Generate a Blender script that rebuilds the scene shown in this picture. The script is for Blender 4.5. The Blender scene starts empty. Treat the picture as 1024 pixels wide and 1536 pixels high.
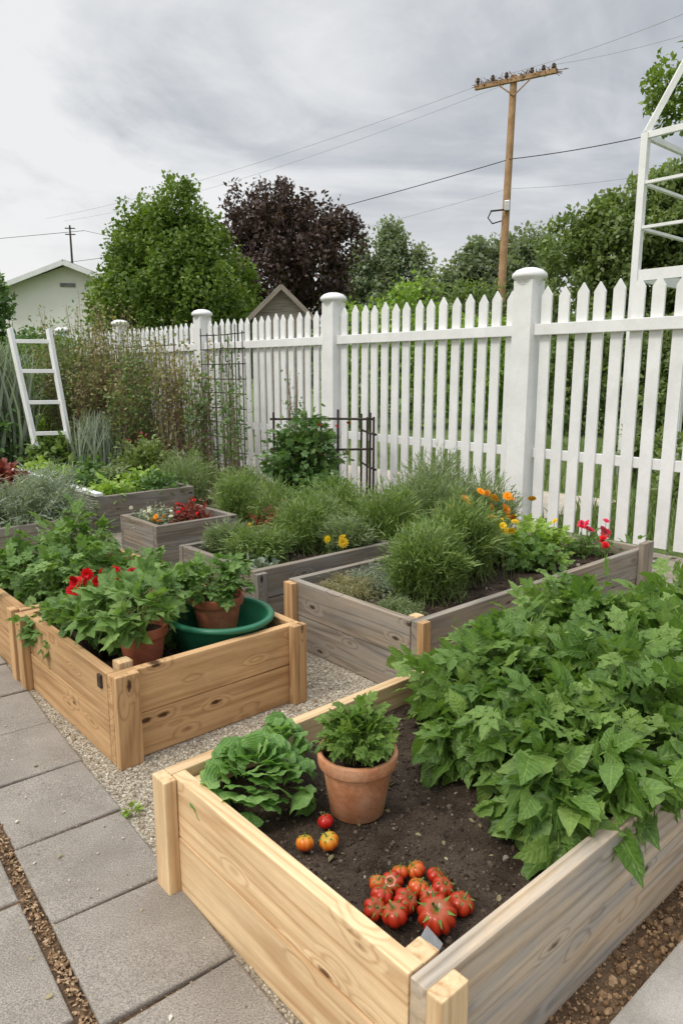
import bpy, bmesh, math, random
import numpy as np
from mathutils import Vector, Matrix, noise
rng=np.random.default_rng(7); random.seed(7)
TH=math.radians(41.3); C=math.cos(TH); S=math.sin(TH)
def g(x,y,z=0.0): return (C*x-S*y, S*x+C*y, z)
scene=bpy.context.scene
COL=scene.collection
# ------------------------------------------------------------------ helpers
def link(o): COL.objects.link(o); return o
def empty(name,loc=(0,0,0),rz=0.0):
    o=bpy.data.objects.new(name,None); o.location=loc; o.rotation_euler=(0,0,rz); o.empty_display_size=.1
    return link(o)
def obj_from(name,me,mat=None,parent=None):
    o=bpy.data.objects.new(name,me)
    if mat: me.materials.append(mat)
    if parent: o.parent=parent
    return link(o)
def np_mesh(name,V,F,mat=None,parent=None,co=None,smooth=True):
    V=np.ascontiguousarray(V,dtype=np.float32).reshape(-1,3); F=np.ascontiguousarray(F,dtype=np.int32)
    me=bpy.data.meshes.new(name); k=F.shape[1]; n=F.shape[0]
    me.vertices.add(len(V)); me.vertices.foreach_set('co',V.ravel())
    me.loops.add(n*k); me.loops.foreach_set('vertex_index',F.ravel())
    me.polygons.add(n); me.polygons.foreach_set('loop_start',np.arange(0,n*k,k,dtype=np.int32))
    me.polygons.foreach_set('use_smooth',np.full(n,smooth))
    me.update(calc_edges=True)
    if co is not None:
        a=me.attributes.new('leafco','FLOAT_VECTOR','POINT'); a.data.foreach_set('vector',np.ascontiguousarray(co,dtype=np.float32).ravel())
    return obj_from(name,me,mat,parent)
def nrm(a): return a/np.maximum(np.linalg.norm(a,axis=-1,keepdims=True),1e-9)
def frames(d,n):
    y=nrm(d); x=nrm(np.cross(y,n)); z=np.cross(x,y)
    return np.stack([x,y,z],axis=-1)
def scatter(name,T,P,R,Sz,tint,mat,parent=None,smooth=True):
    V,Cc,F=T; n=len(P); m=len(V)
    Sz=np.asarray(Sz,dtype=float)
    if Sz.ndim==1: SV=V[None]*Sz[:,None,None]
    else: SV=V[None]*Sz[:,None,:]
    W=np.einsum('nij,nmj->nmi',R,SV)+P[:,None,:]
    FF=(F[None]+(np.arange(n)*m)[:,None,None]).reshape(-1,F.shape[1])
    co=np.empty((n,m,3)); co[:,:,:2]=Cc[None]; co[:,:,2]=np.asarray(tint)[:,None]
    return np_mesh(name,W.reshape(-1,3),FF,mat,parent,co.reshape(-1,3),smooth)
def leaf_t(rows=6,w=.3,pw=1.0,peak=.4,cols=3,fold=.3,droop=.2,serr=0.0,wav=0.0):
    V=[];Cc=[]
    cs=np.linspace(-1,1,cols)
    for i in range(rows+1):
        t=i/rows
        ww=(math.sin(math.pi*(t**(math.log(.5)/math.log(peak))))**pw)*w if 0<t<1 else .012*w/.3
        if serr and i%2==1 : ww*=1+serr
        elif serr: ww*=1-serr
        for c in cs:
            z=fold*abs(c)*ww-droop*t*t+wav*math.sin(t*14+c*2)*abs(c)*ww
            dy=-.06*abs(c)*(1 if i%2 else -.3)*(1 if serr else 0)
            V.append((c*ww,t+dy,z)); Cc.append((abs(c),t))
    F=[]
    for i in range(rows):
        for j in range(cols-1):
            a=i*cols+j; F.append((a,a+1,a+cols+1,a+cols))
    return np.array(V),np.array(Cc),np.array(F)
def compound(L,spec,pet=.012):
    V=[];Cc=[];F=[];o=0
    V0,C0,F0=L
    for (t,ang,s,roll) in spec:
        ca,sa=math.cos(ang),math.sin(ang)
        v=V0*s; v=v@np.array([[ca,sa,0],[-sa,ca,0],[0,0,1]])
        cr,sr=math.cos(roll),math.sin(roll)
        v=v@np.array([[cr,0,sr],[0,1,0],[-sr,0,cr]])
        v=v+np.array([0,t,-.18*t*t]); V.append(v);Cc.append(C0);F.append(F0+o);o+=len(v)
    ts=np.linspace(0,spec[0][0],4); pv=[]
    for t in ts: pv+= [(-pet,t,-.18*t*t+.005),(pet,t,-.18*t*t+.005)]
    pf=[(2*i,2*i+1,2*i+3,2*i+2) for i in range(3)]
    V.append(np.array(pv));Cc.append(np.array([(.0,.5)]*8));F.append(np.array(pf)+o)
    return np.concatenate(V),np.concatenate(Cc),np.concatenate(F)
def strip_t(w=.05,bend=.25,rows=3):
    V=[];Cc=[];F=[]
    for i in range(rows+1):
        t=i/rows; ww=w*(1-t*t*.9)*.5
        V+=[(-ww,t,-bend*t*t),(ww,t,-bend*t*t)]; Cc+=[(1,t),(1,t)]
    for i in range(rows): a=2*i;F.append((a,a+1,a+3,a+2))
    return np.array(V),np.array(Cc),np.array(F)
QUAD=(np.array([(0,0,0),(.32,.45,.08),(0,1,-.12),(-.32,.5,.08)],float),np.array([(1,.5)]*4,float),np.array([(0,1,2,3)]))
def ico_t(sub=1,jit=.0):
    bm=bmesh.new(); bmesh.ops.create_icosphere(bm,subdivisions=sub,radius=1)
    r=np.random.default_rng(3)
    V=np.array([v.co[:] for v in bm.verts]); V*=1+r.uniform(-jit,jit,(len(V),1))
    F=np.array([[v.index for v in f.verts] for f in bm.faces]); bm.free()
    return V,np.zeros((len(V),2)),F
def tubes(name,P,Rd,mat,parent=None,sides=5):
    P=np.asarray(P,float); Rd=np.asarray(Rd,float); n,k,_=P.shape
    T=np.empty_like(P); T[:,1:-1]=P[:,2:]-P[:,:-2]; T[:,0]=P[:,1]-P[:,0]; T[:,-1]=P[:,-1]-P[:,-2]; T=nrm(T)
    ref=np.zeros_like(T); ref[...,0]=.83; ref[...,1]=.55; ref[...,2]=.05
    A=nrm(np.cross(T,ref)); B=np.cross(T,A)
    an=np.arange(sides)/sides*2*math.pi
    V=P[:,:,None,:]+Rd[:,:,None,None]*(A[:,:,None,:]*np.cos(an)[None,None,:,None]+B[:,:,None,:]*np.sin(an)[None,None,:,None])
    F=[]
    for i in range(k-1):
        for j in range(sides):
            F.append((i*sides+j,i*sides+(j+1)%sides,(i+1)*sides+(j+1)%sides,(i+1)*sides+j))
    F=np.array(F); FF=(F[None]+(np.arange(n)*k*sides)[:,None,None]).reshape(-1,4)
    co=np.zeros((n*k*sides,3)); co[:,0]=1; co[:,1]=.5; co[:,2]=np.repeat(rng.random(n),k*sides)
    return np_mesh(name,V,FF,mat,parent,co)
def lathe(name,prof,mat,parent=None,loc=(0,0,0),segs=40,sx=1,sy=1,rz=0):
    V=[];F=[]
    for r,z in prof:
        for j in range(segs):
            a=2*math.pi*j/segs; V.append((r*math.cos(a)*sx,r*math.sin(a)*sy,z))
    for i in range(len(prof)-1):
        for j in range(segs): F.append((i*segs+j,i*segs+(j+1)%segs,(i+1)*segs+(j+1)%segs,(i+1)*segs+j))
    o=np_mesh(name,V,F,mat,parent); o.location=loc; o.rotation_euler=(0,0,rz); return o
def box(name,size,mat,parent=None,loc=(0,0,0),rot=(0,0,0),bev=.003,taper=None):
    bm=bmesh.new(); bmesh.ops.create_cube(bm,size=1)
    for v in bm.verts: v.co=Vector((v.co.x*size[0],v.co.y*size[1],v.co.z*size[2]))
    if bev: bmesh.ops.bevel(bm,geom=bm.edges[:],offset=bev,segments=2,affect='EDGES',profile=.6)
    me=bpy.data.meshes.new(name); bm.to_mesh(me); bm.free()
    o=obj_from(name,me,mat,parent); o.location=loc; o.rotation_euler=rot; return o
# ------------------------------------------------------------------ materials
def newmat(name,rough=.8,spec=.3):
    m=bpy.data.materials.new(name); m.use_nodes=True; nt=m.node_tree
    b=nt.nodes['Principled BSDF']; b.inputs['Roughness'].default_value=rough
    b.inputs['Specular IOR Level'].default_value=spec
    return m,nt,b
def N(nt,t,**kw):
    n=nt.nodes.new(t)
    for k,v in kw.items(): setattr(n,k,v)
    return n
def math_n(nt,op,a,b=0.0,clamp=False):
    n=N(nt,'ShaderNodeMath',operation=op,use_clamp=clamp)
    for i,v in enumerate((a,b)):
        if isinstance(v,bpy.types.NodeSocket): nt.links.new(v,n.inputs[i])
        else: n.inputs[i].default_value=v
    return n.outputs[0]
def ramp(nt,fac,stops):
    n=nt.nodes.new('ShaderNodeValToRGB'); nt.links.new(fac,n.inputs[0]); e=n.color_ramp.elements
    while len(e)<len(stops): e.new(.5)
    for i,(p,c) in enumerate(stops):
        e[i].position=p; e[i].color=(c if len(c)==4 else (*c,1)) if not isinstance(c,(int,float)) else (c,c,c,1)
    return n.outputs[0]
def mixc(nt,f,a,b,bt='MIX'):
    n=nt.nodes.new('ShaderNodeMix'); n.data_type='RGBA'; n.blend_type=bt
    for k,v in ((0,f),(6,a),(7,b)):
        if isinstance(v,bpy.types.NodeSocket): nt.links.new(v,n.inputs[k])
        else: n.inputs[k].default_value=v if not isinstance(v,tuple) or len(v)==4 else (*v,1)
    return n.outputs[2]
def mapping(nt,vec,sc):
    n=nt.nodes.new('ShaderNodeMapping'); nt.links.new(vec,n.inputs[0]); n.inputs['Scale'].default_value=sc; return n.outputs[0]
def noise_n(nt,vec,scale,detail=4,rough=.6,dist=0):
    n=N(nt,'ShaderNodeTexNoise'); nt.links.new(vec,n.inputs['Vector']); n.inputs['Scale'].default_value=scale
    n.inputs['Detail'].default_value=detail; n.inputs['Roughness'].default_value=rough; n.inputs['Distortion'].default_value=dist
    return n.outputs['Fac']
def bump(nt,b,h,strength=.3,dist=.01):
    n=N(nt,'ShaderNodeBump'); nt.links.new(h,n.inputs['Height']); n.inputs['Strength'].default_value=strength; n.inputs['Distance'].default_value=dist
    nt.links.new(n.outputs[0],b.inputs['Normal'])
def wood(name,c1,c2,knot,grey=None,gw=.5):
    m,nt,b=newmat(name,.78,.18)
    tc=N(nt,'ShaderNodeTexCoord').outputs['Object']; rn=N(nt,'ShaderNodeObjectInfo').outputs['Random']
    off=N(nt,'ShaderNodeCombineXYZ')
    for i,k in enumerate((37.,0.,23.)): nt.links.new(math_n(nt,'MULTIPLY',rn,k),off.inputs[i])
    va=N(nt,'ShaderNodeVectorMath',operation='ADD'); nt.links.new(tc,va.inputs[0]); nt.links.new(off.outputs[0],va.inputs[1]); v=va.outputs[0]
    vo=N(nt,'ShaderNodeTexVoronoi'); nt.links.new(mapping(nt,v,(4.2,1.6,11)),vo.inputs['Vector']); vo.inputs['Scale'].default_value=1
    kd=vo.outputs['Distance']
    near=ramp(nt,kd,[(.0,1.0),(.34,0.0)])
    low=noise_n(nt,mapping(nt,v,(.40,8,8)),1.0,2,.5,.1)
    ph=math_n(nt,'ADD',math_n(nt,'MULTIPLY',low,55.0),math_n(nt,'MULTIPLY',near,16.0))
    ring=math_n(nt,'POWER',math_n(nt,'ADD',math_n(nt,'MULTIPLY',math_n(nt,'SINE',ph),.5),.5),2.6)
    streak=ramp(nt,noise_n(nt,mapping(nt,v,(1.6,75,75)),1.0,6,.75),[(.34,0.0),(.66,1.0)])
    blot=ramp(nt,noise_n(nt,mapping(nt,v,(2.2,12,12)),1.0,6,.72),[(.32,0.0),(.68,1.0)])
    f=math_n(nt,'ADD',math_n(nt,'MULTIPLY',math_n(nt,'SUBTRACT',1.0,ring),.32),math_n(nt,'ADD',math_n(nt,'MULTIPLY',streak,.38),math_n(nt,'MULTIPLY',blot,.30)))
    col=ramp(nt,f,[(.12,c1),(.80,c2)])
    big=noise_n(nt,mapping(nt,v,(1.2,3,3)),2.0,6,.7)
    col=mixc(nt,ramp(nt,big,[(.46,0.0),(.72,.5)]),col,tuple(x*.58 for x in c2))
    bri=math_n(nt,'ADD',math_n(nt,'MULTIPLY',rn,.25),.87)
    cc=N(nt,'ShaderNodeCombineXYZ')
    for i in range(3): nt.links.new(bri,cc.inputs[i])
    col=mixc(nt,1.0,col,cc.outputs[0],'MULTIPLY')
    if grey:
        gr=ramp(nt,math_n(nt,'ADD',noise_n(nt,mapping(nt,v,(1.5,14,14)),1.0,6,.7),gw-.5),[(.40,0.0),(.60,1.0)])
        gcol=ramp(nt,f,[(.15,tuple(x*.5 for x in grey)),(.75,grey)])
        col=mixc(nt,gr,col,gcol)
    bn=noise_n(nt,v,90,3)
    km=ramp(nt,math_n(nt,'ADD',kd,math_n(nt,'MULTIPLY',math_n(nt,'SUBTRACT',bn,.5),.10)),[(.065,1.0),(.13,0.0)])
    col=mixc(nt,math_n(nt,'MULTIPLY',km,.92),col,knot)
    nt.links.new(col,b.inputs['Base Color'])
    bump(nt,b,math_n(nt,'SUBTRACT',f,math_n(nt,'MULTIPLY',km,.5)),.45,.0025)
    return m
def leafm(name,dark,mid,light,veins=False,rough=.5,tr=.28,vs=.5):
    m,nt,b=newmat(name,rough,.35)
    at=N(nt,'ShaderNodeAttribute',attribute_name='leafco'); sp=N(nt,'ShaderNodeSeparateXYZ'); nt.links.new(at.outputs['Vector'],sp.inputs[0])
    col=ramp(nt,sp.outputs[2],[(0,dark),(.5,mid),(1,light)])
    tc=N(nt,'ShaderNodeTexCoord').outputs['Object']
    nz=noise_n(nt,tc,60 if veins else 9,3)
    col=mixc(nt,.5,col,ramp(nt,nz,[(.3,.6),(.7,1.2)]),'MULTIPLY')
    if veins:
        mid_=ramp(nt,sp.outputs[0],[(.0,1.0),(.09,0.0)])
        ph=math_n(nt,'MULTIPLY',math_n(nt,'SUBTRACT',sp.outputs[1],math_n(nt,'MULTIPLY',sp.outputs[0],.22)),7.0)
        pp=math_n(nt,'PINGPONG',ph,.5); sv=ramp(nt,pp,[(.0,.4),(.10,0.0)])
        vm=math_n(nt,'MAXIMUM',mid_,sv)
        col=mixc(nt,math_n(nt,'MULTIPLY',vm,vs),col,tuple(min(1,x*1.8+.02) for x in light))
        bump(nt,b,math_n(nt,'SUBTRACT',nz,math_n(nt,'MULTIPLY',pp,-1.6)),.4,.004)
    geo=N(nt,'ShaderNodeNewGeometry').outputs['Backfacing']
    col2=mixc(nt,math_n(nt,'MULTIPLY',geo,.35),col,tuple(min(1,x*1.5+.02) for x in mid))
    nt.links.new(col2,b.inputs['Base Color'])
    t=N(nt,'ShaderNodeBsdfTranslucent'); nt.links.new(mixc(nt,1.0,col2,(1.3,1.35,.6,1),'MULTIPLY'),t.inputs[0])
    mx=N(nt,'ShaderNodeMixShader'); mx.inputs[0].default_value=tr
    nt.links.new(b.outputs[0],mx.inputs[1]); nt.links.new(t.outputs[0],mx.inputs[2])
    nt.links.new(mx.outputs[0],nt.nodes['Material Output'].inputs[0]); return m
def tintm(name,stops,rough=.85,nscale=80,nb=.3):
    m,nt,b=newmat(name,rough,.2)
    at=N(nt,'ShaderNodeAttribute',attribute_name='leafco'); sp=N(nt,'ShaderNodeSeparateXYZ'); nt.links.new(at.outputs['Vector'],sp.inputs[0])
    col=ramp(nt,sp.outputs[2],stops); tc=N(nt,'ShaderNodeTexCoord').outputs['Object']
    nz=noise_n(nt,tc,nscale,3); col=mixc(nt,.6,col,ramp(nt,nz,[(.3,.6),(.7,1.1)]),'MULTIPLY')
    nt.links.new(col,b.inputs['Base Color']); bump(nt,b,nz,nb,.003); return m
def noisem(name,c1,c2,scale=6,rough=.85,fine=120,fa=.3,bs=.3,bd=.003,spec=.25,lo=.35,hi=.65,stain=None):
    m,nt,b=newmat(name,rough,spec); tc=N(nt,'ShaderNodeTexCoord').outputs['Object']
    a=noise_n(nt,tc,scale,5); f=noise_n(nt,tc,fine,3,.7)
    col=ramp(nt,a,[(lo,c1),(hi,c2)]); col=mixc(nt,fa,col,ramp(nt,f,[(.3,.25),(.7,1.5)]),'MULTIPLY')
    if stain: col=mixc(nt,ramp(nt,noise_n(nt,tc,stain[0],7,.72,.6),[(.50,0.0),(.68,stain[1])]),col,stain[2])
    nt.links.new(col,b.inputs['Base Color']); bump(nt,b,f,bs,bd); return m

W_PINE=wood('pine_wood',(.47,.27,.125),(.79,.585,.345),(.13,.05,.02))
W_TAN=wood('tan_wood',(.31,.165,.07),(.59,.375,.19),(.045,.018,.008))
W_MIX=wood('weathering_pine',(.43,.31,.19),(.68,.54,.385),(.07,.045,.025),(.44,.40,.35),.48)
W_GREY=wood('weathered_wood',(.14,.11,.08),(.36,.295,.225),(.04,.03,.02),(.32,.29,.25),.5)
W_DARK=wood('dark_weathered_wood',(.11,.085,.06),(.27,.225,.175),(.03,.02,.015),(.27,.25,.22),.5)
PAINT=noisem('white_paint',(.74,.74,.73),(.84,.84,.83),3,.5,40,.05,.05,.002,.4,stain=(5,.15,(.52,.50,.45)))
PLASTER=noisem('white_plaster',(.80,.78,.71),(.86,.84,.78),1.5,.9,30,.08)
TERRA=noisem('terracotta',(.42,.17,.075),(.60,.29,.15),14,.8,90,.25,.2,stain=(12,.3,(.62,.45,.33)))
TERRA2=noisem('terracotta_red',(.34,.10,.055),(.46,.16,.085),14,.7,90,.25,.15)
DPOT=noisem('dark_plastic',(.05,.035,.03),(.08,.05,.04),14,.5,90,.1)
GPLAST=noisem('green_plastic',(.012,.12,.06),(.02,.17,.085),8,.38,60,.1,.05,.002,.5)
METAL=noisem('brushed_metal',(.48,.48,.47),(.6,.6,.59),20,.4,90,.1); METAL.node_tree.nodes['Principled BSDF'].inputs['Metallic'].default_value=.8
DARKM=noisem('dark_iron',(.035,.025,.02),(.07,.05,.04),20,.7,90,.2)
BARK=noisem('bark',(.07,.05,.035),(.16,.12,.09),6,.9,30,.5,.6,.02)
POLEW=noisem('pole_wood',(.34,.20,.10),(.48,.30,.17),3,.85,25,.3)
ROOF=noisem('roof_shingle',(.16,.16,.165),(.25,.25,.255),4,.85,12,.4,.5,.02)
GLASS=noisem('window_glass',(.03,.035,.04),(.06,.07,.08),2,.15,30,.1,.02,.001,.6)
SOIL=noisem('soil',(.036,.025,.018),(.10,.074,.054),9,.95,150,.6,.9,.01,.1)
STRIPSOIL=noisem('brown_earth',(.08,.05,.03),(.18,.12,.075),12,.95,120,.6,.9,.01,.1)
CONC=noisem('concrete',(.34,.31,.27),(.46,.43,.39),7,.9,260,.35,.3,.002,stain=(3,.5,(.24,.21,.18)))
PAVE=noisem('paving_concrete',(.26,.23,.195),(.375,.338,.292),5,.92,260,.8,.8,.003,.2,.25,.75,stain=(3.5,.55,(.20,.172,.142)))
GRASSG=noisem('grass_ground',(.08,.13,.03),(.18,.235,.075),.8,.95,14,.5,.5,.02)
EARTH=noisem('dry_path',(.48,.42,.33),(.60,.54,.44),3,.95,60,.4,.5,.01)
m,nt,b=newmat('gravel_base',.9,.2); GRAV=m
tc=N(nt,'ShaderNodeTexCoord').outputs['Object']
v1=N(nt,'ShaderNodeTexVoronoi'); nt.links.new(tc,v1.inputs['Vector']); v1.inputs['Scale'].default_value=140
sp=N(nt,'ShaderNodeSeparateColor'); nt.links.new(v1.outputs['Color'],sp.inputs[0])
col=ramp(nt,sp.outputs[0],[(0,(.25,.205,.145)),(.4,(.43,.37,.28)),(.8,(.57,.51,.405)),(1,(.66,.61,.52))])
col=mixc(nt,1.0,col,ramp(nt,v1.outputs['Distance'],[(.3,1.0),(.8,.5)]),'MULTIPLY')
col=mixc(nt,.5,col,ramp(nt,noise_n(nt,tc,2.5,4),[(.35,.75),(.65,1.1)]),'MULTIPLY')
nt.links.new(col,b.inputs['Base Color']); bump(nt,b,math_n(nt,'MULTIPLY',v1.outputs['Distance'],-1.0),.6,.006)
PEB=tintm('pebble',[(0,(.24,.19,.13)),(.3,(.46,.39,.29)),(.75,(.62,.55,.43)),(1,(.74,.69,.59))])
CLOD=tintm('soil_clod',[(0,(.03,.021,.015)),(.8,(.11,.08,.057)),(.95,(.18,.14,.11)),(1,(.42,.37,.31))])
CHIP=tintm('bark_chip',[(0,(.12,.07,.035)),(.6,(.32,.20,.11)),(1,(.52,.38,.24))])
# foliage materials
M_PEP=leafm('tomato_leaf',(.042,.100,.016),(.120,.222,.040),(.255,.375,.095),True,.40,.30,.28)
M_LET=leafm('lettuce_leaf',(.085,.20,.040),(.165,.315,.075),(.29,.45,.15),True,.45,.32,.14)
M_HERB=leafm('parsley_leaf',(.07,.15,.025),(.15,.26,.045),(.25,.37,.08),True,.5,.3,.2)
M_STRAW=leafm('broad_leaf',(.065,.14,.03),(.14,.25,.055),(.26,.39,.12),True,.5,.3,.3)
M_LAV=leafm('lavender_leaf',(.11,.16,.07),(.20,.26,.12),(.32,.38,.20))
M_FINE=leafm('rosemary_leaf',(.075,.13,.03),(.16,.24,.06),(.29,.375,.13))
M_GREY=leafm('grey_leaf',(.14,.18,.12),(.25,.30,.22),(.38,.43,.34))
M_LIME=leafm('lime_leaf',(.16,.28,.04),(.28,.42,.07),(.42,.56,.12))
M_DRY=leafm('dry_leaf',(.17,.14,.065),(.30,.26,.13),(.46,.40,.23))
M_OLIVE=leafm('rose_leaf',(.10,.14,.045),(.21,.25,.09),(.42,.33,.17))
M_RED=leafm('red_leaf',(.10,.02,.02),(.21,.04,.03),(.32,.09,.05))
M_DEEP=leafm('deep_leaf',(.045,.10,.025),(.10,.19,.05),(.19,.29,.09))
M_TREE=leafm('hornbeam_leaf',(.065,.115,.02),(.14,.22,.035),(.26,.35,.07))
M_PURP=leafm('plum_leaf',(.042,.026,.022),(.078,.046,.040),(.14,.09,.075),tr=.15)
M_FAR=leafm('hazed_distant_leaf',(.15,.195,.12),(.22,.27,.16),(.31,.37,.23))  # far foliage: atmospheric haze painted in as paler leaf colours
M_OAK=leafm('ash_leaf',(.10,.15,.045),(.18,.245,.08),(.30,.365,.14))
M_STEM=tintm('green_stem',[(0,(.13,.19,.05)),(1,(.25,.32,.10))])
M_WSTEM=tintm('woody_stem',[(0,(.16,.105,.075)),(1,(.32,.21,.15))])
def petalm(n,c): return leafm(n,tuple(x*.6 for x in c),c,tuple(min(1,x*1.3) for x in c),tr=.2)
F_OR=petalm('orange_petal',(.85,.33,.01)); F_YE=petalm('yellow_petal',(.90,.60,.02)); F_RED=petalm('red_petal',(.62,.008,.015)); F_PK=petalm('pink_petal',(.80,.06,.14)); F_WH=petalm('white_petal',(.75,.72,.62))
# templates
T_OV=leaf_t(10,.30,.85,.38,5,.28,.28,.07,.12)
T_OV2=leaf_t(8,.34,.8,.36,5,.22,.2,.10,.10)
T_JAG=leaf_t(8,.36,.9,.4,3,.2,.25,.28,.1)
T_COMP=compound(T_OV,[(.62,0,.62,0),(.50,-.95,.50,.15),(.50,.95,.50,-.15),(.24,-1.15,.36,.2),(.24,1.15,.36,-.2)])
T_COMPJ=compound(T_JAG,[(.6,0,.5,0),(.52,-.8,.46,.2),(.52,.8,.46,-.2),(.28,-1.1,.36,.2),(.28,1.1,.36,-.2)])
T_STRAW=compound(T_OV2,[(.5,0,.58,0),(.46,-1.15,.52,.3),(.46,1.15,.52,-.3)])
T_NEED=strip_t(.16,.2,2); T_BLADE=strip_t(.035,.45,5); T_SM=leaf_t(3,.3,.9,.45,3,.3,.2)
PEBT=ico_t(1,.25)
def lettuce_t():
    V=[];Cc=[];F=[];rows=10;cols=15
    for i in range(rows+1):
        t=i/rows
        for j in range(cols):
            c=-1+2*j/(cols-1)
            # fan-shaped blade: polar layout about the leaf base
            sp_=.92*t**.6; a=c*sp_; rr=t*(1-.10*c*c)*(1-.075*abs(math.sin(c*5.2+.5))*t)
            e=max(abs(c)*t,t**3)
            z=.10*math.sin(t*2.2)-.12*t**3+e*.06*math.sin(c*7+t*3)+.025*e*math.sin(c*17+1)
            V.append((rr*math.sin(a),rr*math.cos(a),z)); Cc.append((abs(c),t))
    for i in range(rows):
        for j in range(cols-1): a=i*cols+j;F.append((a,a+1,a+cols+1,a+cols))
    return np.array(V),np.array(Cc),np.array(F)
T_LET=lettuce_t()
def flower_t(layers=((12,1.0,.12),(10,.75,.3),(8,.45,.55))):
    V=[];Cc=[];F=[]
    for n,r,zz in layers:
        for i in range(n):
            a=2*math.pi*i/n+r*3; w=.9*math.pi/n*1.3; b=len(V)
            V+=[(0,0,0),(r*.75*math.cos(a-w),r*.75*math.sin(a-w),zz*.7),(r*math.cos(a),r*math.sin(a),zz*.8-.05*r),(r*.75*math.cos(a+w),r*.75*math.sin(a+w),zz*.7)]
            Cc+=[(1,.5)]*4; F.append((b,b+1,b+2,b+3))
    return np.array(V),np.array(Cc),np.array(F)
T_FL=flower_t()
# ------------------------------------------------------------------ plants
def rotg(v):
    o=v.copy(); o[:,0]=C*v[:,0]-S*v[:,1]; o[:,1]=S*v[:,0]+C*v[:,1]; return o
def bush(name,c,z,rx,ry,h,stems,per,T,size,mat,tang=.5,rnd=.8,droop=0.,t0=.3,base=.15,jit=.03,sv=.3,stemr=.003,stemmat=None,up=.25,lo=.05,parent=None,tint=(.2,.8),stemmesh=True,nz=1.0):
    x,y,_=g(*c); cen=np.array([x,y,z])
    E=parent or empty(name,(x,y,z))
    n=stems
    d=nrm(rng.normal(size=(n,3))); d[:,2]=np.abs(d[:,2])*1.0+lo; d=nrm(d)
    p2=rotg(d*np.array([rx,ry,h])*rng.uniform(.7,1.05,(n,1)))
    a=rng.random(n)*6.283; r=np.sqrt(rng.random(n))*base
    p0=rotg(np.stack([np.cos(a)*r*rx,np.sin(a)*r*ry,np.zeros(n)],1))
    p1=(p0+p2)*.5; p1[:,2]+=up*h; p1[:,:2]*=.8
    def bz(t,i): 
        t=t[:,None]; return (1-t)**2*p0[i]+2*t*(1-t)*p1[i]+t*t*p2[i]
    def bt(t,i):
        t=t[:,None]; return 2*(1-t)*(p1[i]-p0[i])+2*t*(p2[i]-p1[i])
    idx=np.repeat(np.arange(n),per); t=t0+(1-t0)*rng.random(n*per)**.8
    pos=bz(t,idx)+rng.normal(size=(n*per,3))*jit; tg=nrm(bt(t,idx))
    dr=tg*tang+nrm(rng.normal(size=(n*per,3)))*rnd; dr[:,2]-=droop
    out=pos.copy(); out[:,2]=0; dr+=nrm(out)*.25
    nn=rng.normal(size=(n*per,3))*.45; nn[:,2]+=nz
    pos[:,2]=np.maximum(pos[:,2],.01)
    R=frames(dr,nn); sz=size*(1+rng.uniform(-sv,sv,n*per))
    st=rng.uniform(tint[0],tint[1],n)
    ti=np.clip(st[idx]*.5+rng.uniform(tint[0],tint[1],n*per)*.5+(t-.6)*.15,0,1)
    o=scatter(name+'_foliage',T,pos,R,sz,ti,mat,E)
    if parent: o.location=(x-parent.location.x,y-parent.location.y,z-parent.location.z)
    if stemmesh:
        k=6; ts=np.linspace(0,1,k); P=np.stack([bz(np.full(n,tt),np.arange(n)) for tt in ts],1)
        Rd=np.tile(stemr*(1-.6*ts),(n,1)); s=tubes(name+'_stems',P,Rd,stemmat or M_STEM,E,4)
        if parent: s.location=o.location
    return E
def blooms(name,c,z,n,spread,hh,size,mat,parent=None,stem=.0):
    x,y,_=g(*c); P=rotg(np.stack([rng.uniform(-spread[0],spread[0],n),rng.uniform(-spread[1],spread[1],n),rng.uniform(hh[0],hh[1],n)],1))
    d=rng.normal(size=(n,3)); nn=rng.normal(size=(n,3))*.45+np.array([-.1,-.6,.8])
    R=frames(d,nn); E=parent or empty(name,(x,y,z))
    o=scatter(name+'_petals',T_FL,P,R,size*rng.uniform(.75,1.2,n),rng.random(n),mat,E)
    off=(x-E.location.x,y-E.location.y,z-E.location.z); o.location=off
    Q=P.copy(); Q[:,2]=0; Q[:,:2]*=.8
    s=tubes(name+'_flower_stems',np.stack([Q,(P+Q)*.5,P],1),np.full((n,3),.0018),M_STEM,E,4); s.location=off
    return E
# ------------------------------------------------------------------ raised beds
def soil_mesh(parent,W,D,z,amp=.02,clods=400,cs=.006,m=SOIL):
    nx=max(8,int(W/.03)); ny=max(8,int(D/.03)); V=[];F=[]
    hf=lambda x,y: z+amp*(noise.noise(Vector((x*6+parent.location.x*3,y*6,0)))+.5*noise.noise(Vector((x*22,y*22,3))))
    for i in range(nx+1):
        for j in range(ny+1):
            x=.03+(W-.06)*i/nx; y=.03+(D-.06)*j/ny; V.append((x,y,hf(x,y)))
    for i in range(nx):
        for j in range(ny): a=i*(ny+1)+j; F.append((a,a+ny+1,a+ny+2,a+1))
    np_mesh('soil',V,F,m,parent)
    if clods:
        P=np.stack([rng.uniform(.05,W-.05,clods),rng.uniform(.05,D-.05,clods),np.full(clods,z+.002)],1)
        for k in range(clods): P[k,2]=hf(P[k,0],P[k,1])+.001
        R=frames(rng.normal(size=(clods,3)),rng.normal(size=(clods,3)))
        sz=cs*rng.gamma(1.6,.45,clods)[:,None]*rng.uniform(.6,1.2,(clods,3))
        scatter('soil_clods',PEBT,P,R,sz,rng.random(clods),CLOD,parent,False)
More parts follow.
